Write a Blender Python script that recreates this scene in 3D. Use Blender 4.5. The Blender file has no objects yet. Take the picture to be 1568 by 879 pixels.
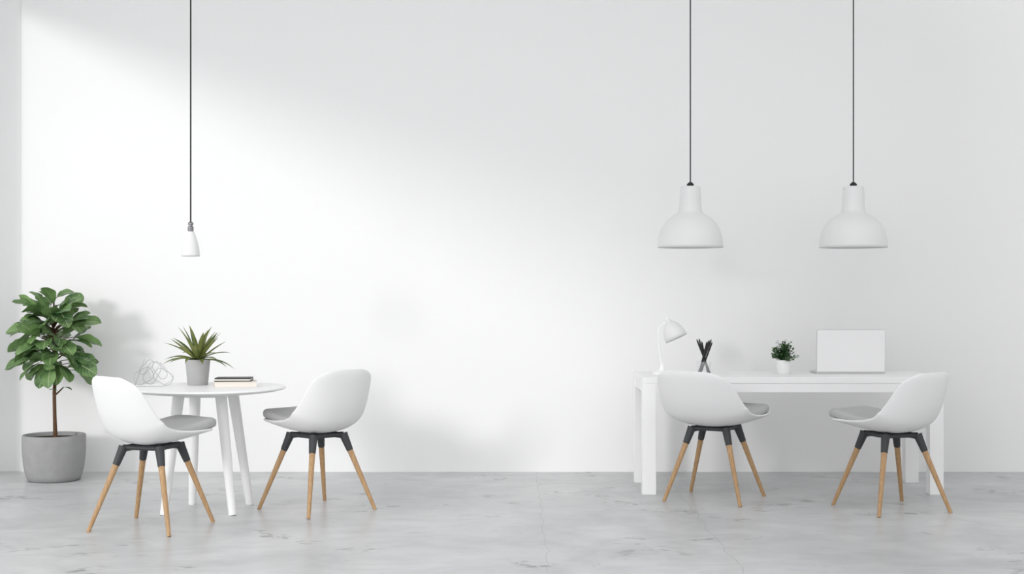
import bpy, math, random
from mathutils import Vector, Matrix
S = bpy.context.scene
COL = S.collection
random.seed(7)

# ---------------- helpers ----------------
def mat(name, color, rough=0.5, spec=0.5, metal=0.0, noise=0.0, nscale=20.0, bump=0.0, alpha=1.0):
    m = bpy.data.materials.new(name); m.use_nodes = True
    nt = m.node_tree; b = nt.nodes["Principled BSDF"]
    b.inputs["Base Color"].default_value = (*color, 1)
    b.inputs["Roughness"].default_value = rough
    b.inputs["Specular IOR Level"].default_value = spec
    b.inputs["Metallic"].default_value = metal
    b.inputs["Alpha"].default_value = alpha
    if noise > 0 or bump > 0:
        tc = nt.nodes.new("ShaderNodeTexCoord")
        n = nt.nodes.new("ShaderNodeTexNoise"); n.inputs["Scale"].default_value = nscale
        n.inputs["Detail"].default_value = 5
        nt.links.new(tc.outputs["Object"], n.inputs["Vector"])
        if noise > 0:
            r = nt.nodes.new("ShaderNodeMixRGB"); r.blend_type = 'MIX'
            r.inputs[1].default_value = (*[max(0, c*(1-noise)) for c in color], 1)
            r.inputs[2].default_value = (*[min(1, c*(1+noise)) for c in color], 1)
            nt.links.new(n.outputs["Fac"], r.inputs[0]); nt.links.new(r.outputs[0], b.inputs["Base Color"])
        if bump > 0:
            bp = nt.nodes.new("ShaderNodeBump"); bp.inputs["Strength"].default_value = bump
            bp.inputs["Distance"].default_value = 0.01
            nt.links.new(n.outputs["Fac"], bp.inputs["Height"]); nt.links.new(bp.outputs[0], b.inputs["Normal"])
    return m

def make(name, verts, faces, material, parent=None, smooth=True, uvs=None):
    me = bpy.data.meshes.new(name); me.from_pydata([tuple(v) for v in verts], [], faces)
    me.materials.append(material)
    if smooth:
        for p in me.polygons: p.use_smooth = True
    if uvs:
        l = me.uv_layers.new(name="UVMap")
        for lp in me.loops: l.data[lp.index].uv = uvs[lp.vertex_index]
    me.update()
    o = bpy.data.objects.new(name, me); COL.objects.link(o)
    if parent: o.parent = parent
    return o

def empty(name, loc=(0, 0, 0), rz=0.0):
    e = bpy.data.objects.new(name, None); e.empty_display_size = 0.1
    e.location = loc; e.rotation_euler = (0, 0, rz); COL.objects.link(e); return e

def lathe(name, prof, material, parent=None, seg=64, loc=(0, 0, 0)):
    vs = []; fs = []
    for r, z in prof:
        for i in range(seg):
            a = 2*math.pi*i/seg; vs.append((r*math.cos(a)+loc[0], r*math.sin(a)+loc[1], z+loc[2]))
    n = len(prof)
    for j in range(n-1):
        for i in range(seg):
            k = (i+1) % seg; fs.append((j*seg+i, j*seg+k, (j+1)*seg+k, (j+1)*seg+i))
    o = make(name, vs, fs, material, parent)
    try:
        o.data.set_sharp_from_angle(angle=math.radians(50))
    except Exception: pass
    return o

def tube_data(pts, radii, seg=10):
    pts = [Vector(p) for p in pts]; vs = []; fs = []
    t0 = (pts[1]-pts[0]).normalized()
    up = Vector((0, 0, 1)) if abs(t0.z) < 0.9 else Vector((1, 0, 0))
    nrm = t0.cross(up).normalized()
    for i, p in enumerate(pts):
        t = (pts[min(i+1, len(pts)-1)]-pts[max(i-1, 0)]).normalized()
        nrm = (nrm - t*nrm.dot(t)).normalized(); bn = t.cross(nrm)
        r = radii[i] if isinstance(radii, (list, tuple)) else radii
        for k in range(seg):
            a = 2*math.pi*k/seg; vs.append(p+nrm*math.cos(a)*r+bn*math.sin(a)*r)
    for j in range(len(pts)-1):
        for k in range(seg):
            k2 = (k+1) % seg; fs.append((j*seg+k, j*seg+k2, (j+1)*seg+k2, (j+1)*seg+k))
    fs.append(tuple(range(seg-1, -1, -1))); fs.append(tuple((len(pts)-1)*seg+k for k in range(seg)))
    return vs, fs

def tube(name, pts, radii, material, parent=None, seg=12):
    v, f = tube_data(pts, radii, seg)
    o = make(name, v, f, material, parent)
    try: o.data.set_sharp_from_angle(angle=math.radians(60))
    except Exception: pass
    return o

def box(name, lo, hi, material, parent=None, bevel=0.0, rz=0, smooth=False):
    x0, y0, z0 = lo; x1, y1, z1 = hi
    c = Vector(((x0+x1)/2, (y0+y1)/2, (z0+z1)/2))
    hx, hy, hz = (x1-x0)/2, (y1-y0)/2, (z1-z0)/2
    vs = [(sx*hx, sy*hy, sz*hz) for sz in (-1, 1) for sy in (-1, 1) for sx in (-1, 1)]
    fs = [(0, 2, 3, 1), (4, 5, 7, 6), (0, 1, 5, 4), (2, 6, 7, 3), (0, 4, 6, 2), (1, 3, 7, 5)]
    o = make(name, vs, fs, material, parent, smooth=False)
    o.location = c; o.rotation_euler = (0, 0, rz)
    if bevel > 0:
        m = o.modifiers.new("bevel", 'BEVEL'); m.width = bevel; m.segments = 3
    return o

def catmull(keys, n):
    out = []; m = len(keys)
    for i in range(m-1):
        p0 = keys[max(i-1, 0)]; p1 = keys[i]; p2 = keys[i+1]; p3 = keys[min(i+2, m-1)]
        for s in range(n):
            t = s/n
            out.append([0.5*((2*b)+(-a+c)*t+(2*a-5*b+4*c-d)*t*t+(-a+3*b-3*c+d)*t**3)
                        for a, b, c, d in zip(p0, p1, p2, p3)])
    out.append(list(keys[-1])); return out

# ---------------- materials ----------------
M_wall = mat("wall_paint", (0.88, 0.88, 0.88), 0.85, 0.2, bump=0.03, nscale=60, noise=0.01)
M_ceil = mat("ceiling_paint", (0.88, 0.88, 0.88), 0.9, 0.1)
M_white = mat("white_lacquer", (0.90, 0.90, 0.902), 0.4, 0.4)
M_shell = mat("shell_plastic", (0.81, 0.81, 0.81), 0.5, 0.35)
M_pad = mat("pad_fabric", (0.46, 0.46, 0.46), 0.9, 0.1, noise=0.08, nscale=120, bump=0.15)
M_frame = mat("dark_metal", (0.042, 0.044, 0.047), 0.5, 0.4)
M_lamp = mat("lamp_enamel", (0.77, 0.77, 0.77), 0.4, 0.4)
M_black = mat("black_rubber", (0.015, 0.015, 0.016), 0.5, 0.4)
M_cord = mat("cord", (0.03, 0.03, 0.03), 0.6, 0.3)
M_steel = mat("brushed_steel", (0.25, 0.25, 0.26), 0.35, 0.5, metal=0.8)
M_concrete = mat("concrete_pot", (0.33, 0.33, 0.332), 0.85, 0.2, noise=0.15, nscale=14, bump=0.15)
M_potgrey = mat("grey_ceramic", (0.43, 0.43, 0.432), 0.6, 0.3, noise=0.05, nscale=20)
M_soil = mat("soil", (0.045, 0.035, 0.028), 0.95, 0.1, noise=0.5, nscale=60, bump=0.6)
M_bark = mat("bark", (0.13, 0.075, 0.045), 0.9, 0.1, noise=0.35, nscale=60, bump=0.5)
M_cover = mat("book_cover_dark", (0.035, 0.037, 0.04), 0.5, 0.3)
M_cover2 = mat("book_cover_cream", (0.72, 0.68, 0.62), 0.6, 0.3)
M_pages = mat("book_pages", (0.78, 0.74, 0.68), 0.9, 0.1, noise=0.06, nscale=200)
M_wire = mat("wire_metal", (0.38, 0.38, 0.39), 0.4, 0.5, metal=0.5)
M_glass = mat("clear_acrylic", (0.9, 0.92, 0.93), 0.05, 0.5, alpha=0.13)
M_laptop = mat("laptop_shell", (0.83, 0.83, 0.832), 0.4, 0.4)
M_edge = mat("laptop_edge", (0.58, 0.58, 0.58), 0.4, 0.4)

def wood():
    m = mat("oak_wood", (0.5, 0.3, 0.14), 0.5, 0.35)
    nt = m.node_tree; b = nt.nodes["Principled BSDF"]
    tc = nt.nodes.new("ShaderNodeTexCoord"); mp = nt.nodes.new("ShaderNodeMapping")
    mp.inputs["Scale"].default_value = (90, 90, 6)
    n = nt.nodes.new("ShaderNodeTexNoise"); n.inputs["Scale"].default_value = 1.0; n.inputs["Detail"].default_value = 4
    cr = nt.nodes.new("ShaderNodeValToRGB")
    cr.color_ramp.elements[0].position = 0.25; cr.color_ramp.elements[0].color = (0.37, 0.22, 0.108, 1)
    cr.color_ramp.elements[1].position = 0.75; cr.color_ramp.elements[1].color = (0.52, 0.34, 0.18, 1)
    nt.links.new(tc.outputs["Object"], mp.inputs["Vector"]); nt.links.new(mp.outputs[0], n.inputs["Vector"])
    nt.links.new(n.outputs["Fac"], cr.inputs[0]); nt.links.new(cr.outputs[0], b.inputs["Base Color"])
    return m
M_wood = wood()

def leafmat(name, dark, light, vein, nveins=9, rough=0.42, mode='veins'):
    m = mat(name, dark, rough, 0.45); nt = m.node_tree; b = nt.nodes["Principled BSDF"]
    N = nt.nodes.new; L = nt.links.new
    uv = N("ShaderNodeUVMap"); sp = N("ShaderNodeSeparateXYZ"); L(uv.outputs[0], sp.inputs[0])
    def mth(op, a, bb=None, c=None):
        n = N("ShaderNodeMath"); n.operation = op
        for i, v in enumerate((a, bb, c)):
            if v is None: continue
            if isinstance(v, (int, float)): n.inputs[i].default_value = v
            else: L(v, n.inputs[i])
        return n.outputs[0]
    au = mth('ABSOLUTE', mth('SUBTRACT', sp.outputs[0], 0.5))
    mid = mth('LESS_THAN', au, 0.022 if mode == 'veins' else 0.02)
    ph = mth('MULTIPLY', mth('SUBTRACT', sp.outputs[1], mth('MULTIPLY', au, 0.45)), nveins*6.283)
    side = mth('GREATER_THAN', mth('SINE', ph), 0.93)
    vv = mth('MAXIMUM', mid, mth('MULTIPLY', side, 0.5)) if mode == 'veins' else mid
    tc = N("ShaderNodeTexCoord"); n = N("ShaderNodeTexNoise"); n.inputs["Scale"].default_value = 9
    L(tc.outputs["Object"], n.inputs["Vector"])
    cr = N("ShaderNodeValToRGB"); cr.color_ramp.elements[0].position = 0.38; cr.color_ramp.elements[1].position = 0.66
    cr.color_ramp.elements[0].color = (*dark, 1); cr.color_ramp.elements[1].color = (*light, 1)
    L(n.outputs["Fac"], cr.inputs[0])
    mx = N("ShaderNodeMixRGB"); mx.inputs[2].default_value = (*vein, 1)
    L(vv, mx.inputs[0]); L(cr.outputs[0], mx.inputs[1])
    # paler underside
    geo = N("ShaderNodeNewGeometry"); m2 = N("ShaderNodeMixRGB")
    m2.inputs[2].default_value = (*[min(1, c*1.5+.04) for c in light], 1)
    L(mth('MULTIPLY', geo.outputs["Backfacing"], 0.4 if mode == 'veins' else 0.25), m2.inputs[0]); L(mx.outputs[0], m2.inputs[1])
    L(m2.outputs[0], b.inputs["Base Color"])
    return m
M_fig = leafmat("fig_leaf", (0.038, 0.10, 0.030), (0.16, 0.28, 0.09), (0.36, 0.46, 0.24))
M_brom = leafmat("bromeliad_leaf", (0.05, 0.105, 0.025), (0.23, 0.24, 0.06), (0.36, 0.35, 0.13), mode='plain')
M_small = leafmat("small_leaf", (0.03, 0.09, 0.03), (0.09, 0.19, 0.06), (0.14, 0.26, 0.1), mode='plain')

def floor_mat():
    m = mat("polished_concrete", (0.6, 0.6, 0.6), 0.3, 0.4); nt = m.node_tree; b = nt.nodes["Principled BSDF"]
    N = nt.nodes.new; L = nt.links.new
    tc = N("ShaderNodeTexCoord")
    def noise(scale, sc=(1, 1, 1), detail=6, dist=0.0, loc=(0, 0, 0)):
        mp = N("ShaderNodeMapping"); mp.inputs["Scale"].default_value = sc; mp.inputs["Location"].default_value = loc
        L(tc.outputs["Object"], mp.inputs["Vector"])
        n = N("ShaderNodeTexNoise"); n.inputs["Scale"].default_value = scale; n.inputs["Detail"].default_value = detail
        n.inputs["Roughness"].default_value = 0.6
        n.inputs["Distortion"].default_value = dist; L(mp.outputs[0], n.inputs["Vector"]); return n.outputs["Fac"]
    def ramp(f, p0, p1, c0, c1):
        r = N("ShaderNodeValToRGB"); r.color_ramp.elements[0].position = p0; r.color_ramp.elements[1].position = p1
        r.color_ramp.elements[0].color = (*c0, 1); r.color_ramp.elements[1].color = (*c1, 1); L(f, r.inputs[0]); return r.outputs[0]
    def mixm(a, bb, fac, mode='MULTIPLY'):
        x = N("ShaderNodeMixRGB"); x.blend_type = mode
        if isinstance(fac, float): x.inputs[0].default_value = fac
        else: L(fac, x.inputs[0])
        L(a, x.inputs[1])
        if isinstance(bb, tuple): x.inputs[2].default_value = (*bb, 1)
        else: L(bb, x.inputs[2])
        return x.outputs[0]
    base = ramp(noise(0.9, (1, 1, 1), 8, 0.6), 0.3, 0.7, (0.475, 0.482, 0.486), (0.65, 0.653, 0.655))
    blot = ramp(noise(2.2, (1, 1.6, 1), 8, 1.2, (3, 1, 0)), 0.35, 0.62, (0.85, 0.855, 0.86), (1, 1, 1))
    c = mixm(base, blot, 1.0)
    # sparse scuffs and trowel marks
    sc = ramp(noise(1.7, (1.0, 1.3, 1), 9, 1.0, (7.3, 2.1, 0)), 0.58, 0.64, (0, 0, 0), (1, 1, 1))
    st = ramp(noise(11, (1, 1.6, 1), 7, 0.8), 0.50, 0.60, (0, 0, 0), (1, 1, 1))
    k = mixm(sc, st, 1.0)
    c = mixm(c, (0.26, 0.265, 0.27), k, 'MIX')
    sp = N("ShaderNodeSeparateXYZ"); L(tc.outputs["Object"], sp.inputs[0])
    def mth(op, a, bb):
        n = N("ShaderNodeMath"); n.operation = op
        for i, v in enumerate((a, bb)):
            if isinstance(v, (int, float)): n.inputs[i].default_value = v
            else: L(v, n.inputs[i])
        return n.outputs[0]
    wob = mth('MULTIPLY', mth('SUBTRACT', noise(3.0, (1, 1, 1), 3), 0.5), 0.10)
    xx = mth('ADD', sp.outputs[0], wob)
    j = None
    for jx in (0.68, 1.62):      # object coords (floor origin at x=-0.5)
        a = N("ShaderNodeMath"); a.operation = 'ABSOLUTE'; L(mth('SUBTRACT', xx, jx), a.inputs[0])
        l = mth('LESS_THAN', a.outputs[0], 0.003)
        j = l if j is None else mth('MAXIMUM', j, l)
    c = mixm(c, (0.36, 0.36, 0.37), mth('MULTIPLY', j, 0.6), 'MIX')
    L(c, b.inputs["Base Color"])
    rr = N("ShaderNodeMapRange"); L(noise(3, (1, 1, 1), 6), rr.inputs[0])
    rr.inputs[3].default_value = 0.22; rr.inputs[4].default_value = 0.46; L(rr.outputs[0], b.inputs["Roughness"])
    return m
M_floor = floor_mat()

# ---------------- room ----------------
XL, XR = -4.0, 4.7
box("floor", (-9, -15, -0.1), (8, 0.2, 0.0), M_floor)
box("wall_back", (-3.66, 0, 0), (XR+0.1, 0.2, 5.0), M_wall)
box("wall_niche", (XL-0.2, 0.03, 0), (-3.66, 0.2, 5.0), M_wall)
box("wall_right_light_block", (XR, -6.5, 0), (XR+0.15, 0, 5.0), M_wall)  # unseen wall, added to cut side light so the right stays darker
box("ceiling", (XL-0.1, -2.9, 5.0), (XR+0.1, 0.2, 5.12), M_ceil)
lw = empty("wall_left")
HD = 3.62
box("window_header", (XL-0.12, -14.8, HD), (XL, 0.05, 7.5), M_wall, lw)  # window head, carried up past the ceiling to stop sun passing over
box("corner_pier", (XL-0.12, -0.55, 0), (XL, 0.05, HD), M_wall, lw)
box("end_pier_sun_block", (XL-0.12, -14.8, 0), (XL, -9.8, HD), M_wall, lw)  # unseen pier, lengthened to block sun from the right of the back wall

# ---------------- shell chair ----------------
keys = [  # y, z, halfwidth, curl
    (.305, .556, .120, .000), (.298, .552, .170, .004), (.265, .540, .210, .018), (.19, .520, .238, .040), (.09, .500, .258, .064),
    (-.03, .487, .272, .094), (-.13, .498, .280, .120), (-.205, .545, .280, .128), (-.25, .63, .270, .115),
    (-.275, .72, .256, .092), (-.290, .80, .236, .064), (-.295, .842, .207, .042), (-.294, .866, .162, .022), (-.291, .878, .100, .006)]
prof = catmull(keys, 5)
NU = 28
sv, sf = [], []
for i, (y, z, w, c) in enumerate(prof):
    a = prof[max(i-1, 0)]; b = prof[min(i+1, len(prof)-1)]
    ty, tz = b[0]-a[0], b[1]-a[1]; l = math.hypot(ty, tz); ty /= l; tz /= l
    ny, nz = tz, -ty          # inner side normal
    for k in range(NU+1):
        u = -1+2*k/NU
        x = w*math.sin(u*1.15)/math.sin(1.15)
        off = c*abs(u)**2.3
        sv.append((x, y+ny*off, z+nz*off))
for i in range(len(prof)-1):
    for k in range(NU):
        q = i*(NU+1)+k; sf.append((q, q+1, q+NU+2, q+NU+1))
# seat pad
pv, pf = [], []
A = 56
def seat_z(x, y):
    best = min(prof[:40], key=lambda p: abs(p[0]-y))
    return best[1]+best[3]*min(1, abs(x)/best[2])**2.3
cy, ry, rx = 0.10, 0.265, 0.205
def pad_ring(s, dz):
    ring = []
    for k in range(A):
        a = 2*math.pi*k/A; ca, sa = math.cos(a), math.sin(a)
        e = 2/3.6
        x = rx*s*math.copysign(abs(ca)**e, ca); y = cy+ry*s*math.copysign(abs(sa)**e, sa)
        zz = seat_z(x*0.8, min(y, .28)) + 0.010 + dz
        ring.append((x, y, zz))
    return ring
rings = [pad_ring(.5, 0), pad_ring(.92, 0), pad_ring(.98, .006), pad_ring(1.0, .018), pad_ring(1.0, .036), pad_ring(.98, .048), pad_ring(.93, .056), pad_ring(.8, .060), pad_ring(.5, .061), pad_ring(.06, .060)]
for r in rings: pv += r
for j in range(len(rings)-1):
    for k in range(A):
        k2 = (k+1) % A; pf.append((j*A+k, j*A+k2, (j+1)*A+k2, (j+1)*A+k))
pf.append(tuple((len(rings)-1)*A+k for k in range(A))); pf.append(tuple(range(A-1, -1, -1)))

def chair(x, y, ang, leg_ang, wide=1.0, tall=1.0):
    """ang = facing direction in degrees (0 = +X, 90 = toward the back wall); the shell swivels on its leg frame"""
    e = empty("shell_chair", (x, y, 0), math.radians(ang-90))
    def fit(v): return [(a*wide, b*wide, .47+(c-.47)*tall) for a, b, c in v]
    o = make("seat_shell", fit(sv), sf, M_shell, e)
    m = o.modifiers.new("thick", 'SOLIDIFY'); m.thickness = 0.014; m.offset = 0
    m = o.modifiers.new("sub", 'SUBSURF'); m.levels = 1; m.render_levels = 1
    make("seat_pad", fit(pv), pf, M_pad, e)
    fr = empty("leg_frame", (0, 0, 0), math.radians(leg_ang-ang)); fr.parent = e
    n = 0
    for sx in (-1, 1):
        for sy in (-1, 1):
            n += 1
            top = Vector((sx*.115, sy*.115, .470)); bot = Vector((sx*.255, sy*.255, 0.0))
            mid = top.lerp(bot, 0.19)
            tube(f"leg_{n}", [mid, bot], [.0185, .0115], M_wood, fr, 16)
            tube(f"leg_sleeve_{n}", [top+Vector((0, 0, .004)), top.lerp(bot, .04), mid, top.lerp(bot, .215)], [.027, .026, .0215, .0205], M_frame, fr, 16)
            tube(f"frame_arm_{n}", [(0, 0, .464), top*0.6+Vector((0, 0, .470*.4-.004)), top-Vector((0, 0, .008))], [.020, .016, .022], M_frame, fr, 10)
    for i, (p, q) in enumerate([((-.115, -.115, .466), (.115, -.115, .466)), ((-.115, .115, .466), (.115, .115, .466)),
                                ((-.115, -.115, .466), (-.115, .115, .466)), ((.115, -.115, .466), (.115, .115, .466))]):
        tube(f"frame_rail_{i+1}", [p, q], .013, M_frame, fr, 8)
    box("frame_hub", (-.05, -.05, .450), (.05, .05, .482), M_frame, fr, bevel=.008)
    return e
chair(-2.07, -2.42, 47, 74)
chair(-1.21, -1.78, 138, 135)
chair(1.32, -1.34, 50, 63, 1.14, .92)
chair(2.355, -1.76, 130, 109, 1.04, .96)

# ---------------- round table ----------------
t = empty("round_dining_table", (-1.89, -1.79, 0))
lathe("table_top", [(0.0001, .728), (.36, .728), (.44, .738), (.478, .748), (.484, .753), (.484, .758), (.480, .762), (.46, .763), (.0001, .763)], M_white, t, 96)
for i, (bx, by, tx, ty) in enumerate([(-.215, -.21, -.145, -.12), (.20, -.21, .11, -.12), (-.14, .22, -.10, .12), (.225, .22, .135, .12)]):
    tube(f"leg_{i+1}", [(tx, ty, .73), (bx, by, 0)], [.036, .024], M_white, t, 20)
box("under_frame", (-.16, -.15, .705), (.15, .15, .73), M_white, t, bevel=.004)

# ---------------- desk ----------------
ZD = 0.78
d = empty("writing_desk")
DX0, DX1, DY0, DY1 = .865, 2.865, -1.17, -.50
box("desk_top", (DX0, DY0, ZD-.04), (DX1, DY1, ZD), M_white, d, bevel=.003)
box("apron_front", (DX0+.004, DY0+.004, ZD-.10), (DX1-.004, DY0+.03, ZD-.04), M_white, d, bevel=.002)
box("apron_back", (DX0+.004, DY1-.03, ZD-.10), (DX1-.004, DY1-.004, ZD-.04), M_white, d, bevel=.002)
box("apron_side_1", (DX0+.004, DY0+.03, ZD-.10), (DX0+.03, DY1-.03, ZD-.04), M_white, d, bevel=.002)
box("apron_side_2", (DX1-.03, DY0+.03, ZD-.10), (DX1-.004, DY1-.03, ZD-.04), M_white, d, bevel=.002)
k = 0
for lx in (DX0, DX1-.092):
    for ly in (DY0, DY1-.092):
        k += 1; box(f"leg_{k}", (lx, ly, 0), (lx+.092, ly+.092, ZD-.04), M_white, d, bevel=.003)

# ---------------- pendants ----------------
CEIL = 5.0
def dome_pendant(x, y, zb, s=1.0):
    e = empty("dome_pendant_lamp", (x, y, 0))
    pr = [(.224, 0), (.2235, .02), (.221, .05), (.214, .09), (.200, .13), (.178, .168), (.150, .198), (.118, .220), (.096, .233), (.083, .245), (.078, .258),
          (.0745, .30), (.0715, .36), (.0695, .41), (.067, .418), (.062, .422), (.001, .424)]
    o = lathe("shade", [(r*s, zb+z) for r, z in pr], M_lamp, e, 96)
    m = o.modifiers.new("thick", 'SOLIDIFY'); m.thickness = .004; m.offset = -1
    lathe("cap", [(.001, zb+.42), (.024, zb+.42), (.024, zb+.436), (.014, zb+.448), (.006, zb+.452), (.001, zb+.452)], M_black, e, 24)
    tube("cord", [(0, 0, zb+.44), (0, 0, CEIL-.02)], .0045, M_cord, e, 8)
    lathe("ceiling_rose", [(.001, CEIL-.03), (.05, CEIL-.03), (.055, CEIL), (.001, CEIL)], M_white, e, 24)
    lathe("bulb", [(.001, zb+.06), (.02, zb+.064), (.034, zb+.085), (.036, zb+.105), (.025, zb+.14), (.018, zb+.17), (.018, zb+.42)], M_white, e, 24)
dome_pendant(1.225, -.84, 1.649)
dome_pendant(2.345, -.84, 1.649, 1.03)
e = empty("slim_pendant_lamp", (-1.968, -1.89, 0)); zb = 1.568
o = lathe("shade", [(.056, zb), (.0555, zb+.012), (.052, zb+.045), (.045, zb+.08), (.036, zb+.11), (.027, zb+.135), (.020, zb+.152), (.001, zb+.153)], M_lamp, e, 48)
m = o.modifiers.new("thick", 'SOLIDIFY'); m.thickness = .003; m.offset = -1
lathe("socket", [(.001, zb+.150), (.016, zb+.150), (.018, zb+.160), (.018, zb+.180), (.0125, zb+.184), (.0125, zb+.192), (.017, zb+.195), (.017, zb+.203), (.009, zb+.212), (.001, zb+.213)], M_steel, e, 24)
tube("cord", [(0, 0, zb+.21), (0, 0, CEIL-.02)], .005, M_cord, e, 8)
lathe("ceiling_rose", [(.001, CEIL-.03), (.05, CEIL-.03), (.055, CEIL), (.001, CEIL)], M_white, e, 24)

# ---------------- leaf builder ----------------
def leaf_grid(base, direction, length, width, droop, fold, shape, nv=8, nu=4, roll=0.0, wav=0.0):
    """returns verts, faces, uvs of one curved leaf"""
    dr = Vector(direction).normalized()
    side = dr.cross(Vector((0, 0, 1)))
    if side.length < 1e-3: side = Vector((1, 0, 0))
    side.normalize()
    side = Matrix.Rotation(roll, 3, dr) @ side
    vs, uv, fs = [], [], []
    p = Vector(base); cur = dr.copy(); ph = random.random()*6
    for i in range(nv+1):
        t = i/nv; nrm = side.cross(cur).normalized(); w = width*shape(t)
        for k in range(2*nu+1):
            u = (k-nu)/nu
            vs.append(p+side*(u*w)+nrm*(abs(u)*w*fold + wav*w*math.sin(t*14+ph+u*2)*abs(u)))
            uv.append((0.5+0.5*u, t))
        cur = Matrix.Rotation(-droop/nv, 3, side) @ cur
        p = p+cur*(length/nv)
    W = 2*nu+1
    for i in range(nv):
        for k in range(2*nu):
            q = i*W+k; fs.append((q, q+1, q+W+1, q+W))
    return vs, fs, uv
class Acc:
    def __init__(s): s.v, s.f, s.u = [], [], []
    def add(s, v, f, u=None):
        n = len(s.v); s.v += v; s.f += [tuple(i+n for i in q) for q in f]; s.u += (u or [(0.5, 0.5)]*len(v))

# ---------------- fiddle leaf fig ----------------
px, py = -3.275, -.44
e = empty("potted_fiddle_leaf_fig", (px, py, 0))
lathe("pot", [(.001, 0), (.165, 0), (.182, .008), (.196, .04), (.210, .11), (.218, .19), (.220, .27), (.220, .318), (.216, .326), (.206, .326), (.200, .318), (.198, .28), (.001, .28)], M_concrete, e, 72)
lathe("soil", [(.001, .305), (.10, .306), (.199, .298)], M_soil, e, 40)
trunk = [(0.01, 0, .28), (0.005, 0, .45), (0.0, .005, .62), (0.012, 0, .8), (0.0, -.01, 1.0), (-.01, 0, 1.18), (0.0, 0, 1.26)]
tube("trunk", trunk, [.016, .013, .0125, .012, .010, .008, .005], M_bark, e, 10)
twigs = Acc(); fl = Acc()
def fig_shape(t):
    if t < 0.06: return 0.05+t
    s = (t-0.06)/0.94
    return max(0.03, math.sin(math.pi*min(1, (s**1.08)*.95+.05))**0.62 * (0.82+.25*s))
random.seed(33)
def fig_leaf(az, el, base, ln, drp, fold=.22, roll=0.0, z_at=None):
    dr = Vector((math.cos(az)*math.cos(el), math.sin(az)*math.cos(el), math.sin(el)))
    base = Vector(base)
    twp = [Vector((0, 0, base.z-.05)), base*0.5+Vector((0, 0, (base.z-.02)*.5)), base]
    tv, tf = tube_data(twp, [.005, .004, .0028], 6); twigs.add(tv, tf)
    tv, tf = tube_data([base, base+dr*.03], [.003, .0022], 6); twigs.add(tv, tf)
    fl.add(*leaf_grid(base+dr*.025, dr, ln, ln*.32, drp, fold, fig_shape, 12, 3, roll, .07))
for i in range(62):
    t = i/61
    z0 = .80+.42*t
    az = i*2.399963+random.uniform(-.4, .4)
    el = math.radians(-15+62*t+random.uniform(-22, 25))
    rb = random.uniform(.02, .15)*(1-.35*t)
    base = (rb*math.cos(az), rb*math.sin(az)*.85, z0+random.uniform(-.03, .03))
    fig_leaf(az, el, base, random.uniform(.15, .225), random.uniform(-.1, .9), random.uniform(.1, .35), random.uniform(-.9, .9))
D = math.radians
for az, el, z0, r0, ln, drp, roll in [
    (.5, 38, 1.29, 0, .15, .9, .5), (2.8, 50, 1.27, 0, .14, .8, -.3), (4.4, 65, 1.24, 0, .17, .7, .1), (5.6, 30, 1.22, 0, .20, .8, .4), (3.5, 28, 1.2, 0, .20, .6, -.4),
    (3.3, 5, 1.08, .10, .22, .5, -.6), (3.0, -5, .98, .12, .21, .5, .5), (3.4, -12, .88, .11, .22, .4, -.5), (3.9, -30, .86, .08, .20, .3, .2), (4.3, -55, .84, .05, .18, .2, -.2),
    (-.1, 12, 1.12, .12, .20, .5, .6), (.1, -5, 1.02, .13, .20, .5, -.6), (-.3, -8, .90, .12, .20, .5, .5), (5.5, -30, .84, .07, .19, .3, -.3), (5.1, -48, .86, .06, .19, .2, .3),
    (4.7, 10, 1.0, .08, .21, .9, .3), (4.5, 30, 1.1, .08, .21, .9, -.3), (4.9, -5, .92, .08, .20, .7, .1),
    (4.1, 20, 1.16, .06, .20, .9, .3), (5.2, 25, 1.14, .06, .20, 1.0, -.4), (4.0, 0, .98, .08, .20, .8, -.2), (5.4, 0, .98, .08, .20, .8, .3)]:
    fig_leaf(az, D(el), (r0*math.cos(az), r0*math.sin(az), z0), ln, drp, .22, roll)
for i in range(20):   # fuller front and inner crown
    az = random.uniform(3.5, 5.9); z0 = .84+.38*(i/19)
    fig_leaf(az, D(random.uniform(-5, 45)), (.06*math.cos(az), .06*math.sin(az), z0), random.uniform(.16, .21), random.uniform(.5, 1.5), .2, random.uniform(-.8, .8))
# little side shoot on the trunk
tv, tf = tube_data([Vector((0, 0, .60)), Vector((.04, -.005, .635)), Vector((.07, -.005, .665))], [.007, .006, .004], 8); twigs.add(tv, tf)
fl.add(*leaf_grid((.06, 0, .66), (1, -.3, .25), .08, .018, .8, .3, fig_shape, 8, 3))
fl.add(*leaf_grid((.03, 0, .635), (-.6, -.4, .5), .07, .016, .8, .3, fig_shape, 8, 3))
make("twigs", twigs.v, twigs.f, M_bark, e)
make("leaves", fl.v, fl.f, M_fig, e, uvs=fl.u)

# ---------------- bromeliad on the round table ----------------
ZT = .763
e = empty("potted_bromeliad", (-1.98, -1.64, ZT))
lathe("pot", [(.001, 0), (.060, 0), (.063, .003), (.0775, .150), (.079, .158), (.078, .162), (.073, .162), (.072, .145), (.001, .145)], M_potgrey, e, 48)
lathe("soil", [(.001, .152), (.072, .149)], M_soil, e, 24)
fl = Acc(); random.seed(5)
def lance(t): return max(.03, (0.55+.45*math.sin(min(1, t*1.6)*math.pi/2))*(1-t**3.2))
for i in range(32):
    t = i/31; az = i*2.39996+.3
    el = math.radians(12+70*t+random.uniform(-6, 6)); ln = random.uniform(.205, .25)
    dr = Vector((math.cos(az)*math.cos(el), math.sin(az)*math.cos(el), math.sin(el)))
    fl.add(*leaf_grid((.012*math.cos(az), .012*math.sin(az), .15), dr, ln, .019, random.uniform(.15, .6)+(.4 if t < .3 else 0), .45, lance, 10, 2, random.uniform(-.2, .2)))
make("leaves", fl.v, fl.f, M_brom, e, uvs=fl.u)

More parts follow.
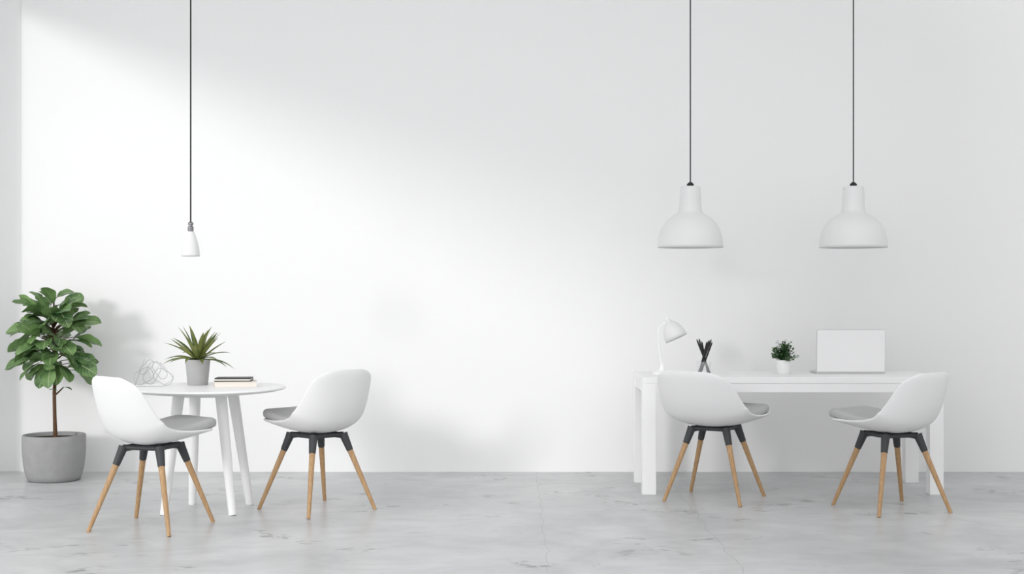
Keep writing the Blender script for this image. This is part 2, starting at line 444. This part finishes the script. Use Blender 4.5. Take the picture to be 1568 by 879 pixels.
# ---------------- books ----------------
def book(par, name, cx, cy, z, w, dd, h, rz, cover, ct=.004):
    b = empty(name, (cx, cy, z), rz); b.parent = par
    box("cover_bottom", (-w/2, -dd/2, 0), (w/2, dd/2, ct), cover, b, .001)
    box("cover_top", (-w/2, -dd/2, h-ct), (w/2, dd/2, h), cover, b, .001)
    box("spine", (-w/2, dd/2-ct, ct*.5), (w/2, dd/2, h-ct*.5), cover, b, .001)
    box("pages", (-w/2+.004, -dd/2+.004, ct), (w/2-.004, dd/2-ct, h-ct), M_pages, b)
bs = empty("book_stack", (-1.715, -1.78, ZT))
book(bs, "book_lower", 0.0, 0, 0.0, .26, .17, .034, math.radians(12), M_cover2, .003)
book(bs, "book_upper", -.01, .005, .034, .22, .15, .022, math.radians(4), M_cover, .006)

# ---------------- wire sculpture ----------------
e = empty("wire_sculpture", (-2.215, -1.80, ZT))
wa = Acc()
def loop(cx, cy, cz, rx, rz, rot, tilt, n=40, a0=0, a1=6.2832):
    pts = []
    for i in range(n+1):
        a = a0+(a1-a0)*i/n; x = rx*math.cos(a); z = rz*math.sin(a)*(1+.25*math.cos(2*a))
        x, z = x*math.cos(rot)-z*math.sin(rot), x*math.sin(rot)+z*math.cos(rot)
        pts.append(Vector((cx+x, cy+z*tilt, cz+z)))
    m = min(p.z for p in pts)
    if m < .002: pts = [p+Vector((0, 0, .002-m)) for p in pts]
    tv, tf = tube_data(pts, .0016, 6); wa.add(tv, tf)
loop(-.065, 0, .065, .06, .055, .5, .3); loop(.055, .01, .06, .062, .05, -.5, .4)
loop(-.01, -.01, .085, .075, .05, 1.0, -.4); loop(.03, .02, .10, .06, .035, -.9, .2); loop(-.05, .01, .12, .05, .03, .9, .5)
tv, tf = tube_data([Vector(p) for p in [(-.12, 0, .002), (-.06, 0, .17), (-.02, 0, .05), (.04, .01, .15), (.12, .0, .05), (.06, -.02, .003), (-.12, 0, .002)]], .0016, 6); wa.add(tv, tf)
make("wires", wa.v, wa.f, M_wire, e)

# ---------------- desk lamp ----------------
e = empty("desk_lamp", (1.035, -.80, ZD))
lathe("base", [(.001, 0), (.066, 0), (.068, .004), (.066, .010), (.05, .016), (.024, .026), (.014, .045), (.010, .07), (.001, .07)], M_white, e, 48)
arm = catmull([(0, 0, .05), (-.012, 0, .12), (-.022, 0, .20), (-.025, 0, .28), (-.012, 0, .33), (.02, 0, .352), (.045, 0, .35)], 6)
tube("arm", arm, .0055, M_white, e, 12)
sh = empty("shade_pivot", (.05, 0, .352)); sh.parent = e; sh.rotation_euler = (math.radians(-8), math.radians(-24), 0)
o = lathe("shade", [(.001, .022), (.014, .022), (.017, .012), (.022, .004), (.038, -.008), (.056, -.030), (.068, -.058), (.074, -.088), (.077, -.118)], M_lamp, sh, 48)
m = o.modifiers.new("thick", 'SOLIDIFY'); m.thickness = .003; m.offset = -1
lathe("knob", [(.001, .045), (.006, .043), (.008, .034), (.006, .022)], M_white, sh, 16)

# ---------------- pencil cup ----------------
e = empty("pencil_cup", (1.325, -.80, ZD))
lathe("cup", [(.001, .001), (.047, .001), (.049, .004), (.049, .085), (.046, .085), (.046, .006), (.001, .006)], M_glass, e, 32)
for i, (bx, tx, h, by, ty) in enumerate([(-.038, .050, .240, 0, .0), (-.030, .034, .235, .014, -.01), (.038, -.050, .240, -.01, .01), (.030, -.036, .245, .012, .0),
                                          (-.02, .058, .22, .02, .02), (.022, -.014, .225, -.018, .02), (-.036, .02, .225, -.014, -.006)]):
    tube(f"pencil_{i+1}", [(bx, by, .008), (bx+(tx-bx)*.94, by+(ty-by)*.94, h*.94), (tx, ty, h)], [.0062, .0062, .0015], M_black, e, 6)

# ---------------- small desk plant ----------------
e = empty("small_potted_plant", (1.872, -.80, ZD))
lathe("pot", [(.001, 0), (.040, 0), (.043, .003), (.051, .092), (.051, .098), (.047, .098), (.046, .085), (.001, .085)], M_white, e, 40)
lathe("soil", [(.001, .09), (.046, .088)], M_soil, e, 20)
fl = Acc(); tw = Acc(); random.seed(9)
def ov(t): return max(.05, math.sin(math.pi*min(1, t*.95+.03))**.7)
for i in range(60):
    az = i*2.4; el = math.radians(random.uniform(5, 88))
    dr = Vector((math.cos(az)*math.cos(el), math.sin(az)*math.cos(el), math.sin(el)))
    L_ = random.uniform(.075, .115)*(1 if el < 1 else 1.15)
    p0 = Vector((0, 0, .088)); p1 = p0+dr*L_+Vector((0, 0, .015))
    tv, tf = tube_data([p0, (p0+p1)/2+Vector((0, 0, .01)), p1], .0011, 4); tw.add(tv, tf)
    for j in range(9):
        f = .35+.65*j/8; p = p0.lerp(p1, f)
        a2 = random.random()*6.28; e2 = random.uniform(-.3, 1.1)
        dd = Vector((math.cos(a2)*math.cos(e2), math.sin(a2)*math.cos(e2), math.sin(e2)))
        fl.add(*leaf_grid(p, dd, random.uniform(.02, .03), .0085, .5, .2, ov, 4, 1))
make("stems", tw.v, tw.f, M_small, e); make("leaves", fl.v, fl.f, M_small, e, uvs=fl.u)

# ---------------- laptop ----------------
e = empty("laptop", (2.335, -.80, ZD))
lid = empty("lid_hinge", (0, 0, .012)); lid.parent = e; lid.rotation_euler = (math.radians(3), 0, 0)
box("lid_rim", (-.2375, -.002, 0), (.2375, .004, .295), M_edge, lid, .002)
box("lid_back", (-.234, -.006, .003), (.234, -.001, .292), M_laptop, lid, .002)
box("display", (-.225, .004, .012), (.225, .0052, .284), M_black, lid)
box("base", (-.2375, 0.0, 0), (.2375, .22, .013), M_edge, e, .004)
box("keyboard", (-.2, .03, .013), (.2, .12, .0145), M_black, e)

# ---------------- light ----------------
w = bpy.data.worlds.new("World"); S.world = w; w.use_nodes = True
bg = w.node_tree.nodes["Background"]; bg.inputs[0].default_value = (0.99, 0.992, 1.0, 1); bg.inputs[1].default_value = 1.32
sd = bpy.data.lights.new("sun", 'SUN'); sd.energy = 0.95; sd.angle = math.radians(9); sd.color = (1, .99, .975)
so = bpy.data.objects.new("sun", sd); COL.objects.link(so)
so.rotation_euler = Vector((.69, 1.18, -.30)).to_track_quat('-Z', 'Y').to_euler()
ad = bpy.data.lights.new("added_soft_light", 'AREA'); ad.energy = 40; ad.size = 3.0; ad.shape = 'SQUARE'  # added area light out of view, gives soft shadows and brightens the desk side
ao = bpy.data.objects.new("added_soft_light", ad); COL.objects.link(ao); ao.location = (-2.3, -11.6, 3.8)
ao.rotation_euler = (Vector((1.9, -.6, 1.0))-Vector((-2.3, -11.6, 3.8))).to_track_quat('-Z', 'Y').to_euler()

S.view_settings.view_transform = 'Standard'

# ---------------- camera ----------------
cd = bpy.data.cameras.new("camera"); cd.lens = 49.65; cd.sensor_width = 36
co = bpy.data.objects.new("camera", cd); COL.objects.link(co)
co.location = (0, -10.54, 1.38); co.rotation_euler = (math.radians(90), 0, 0)
S.camera = co
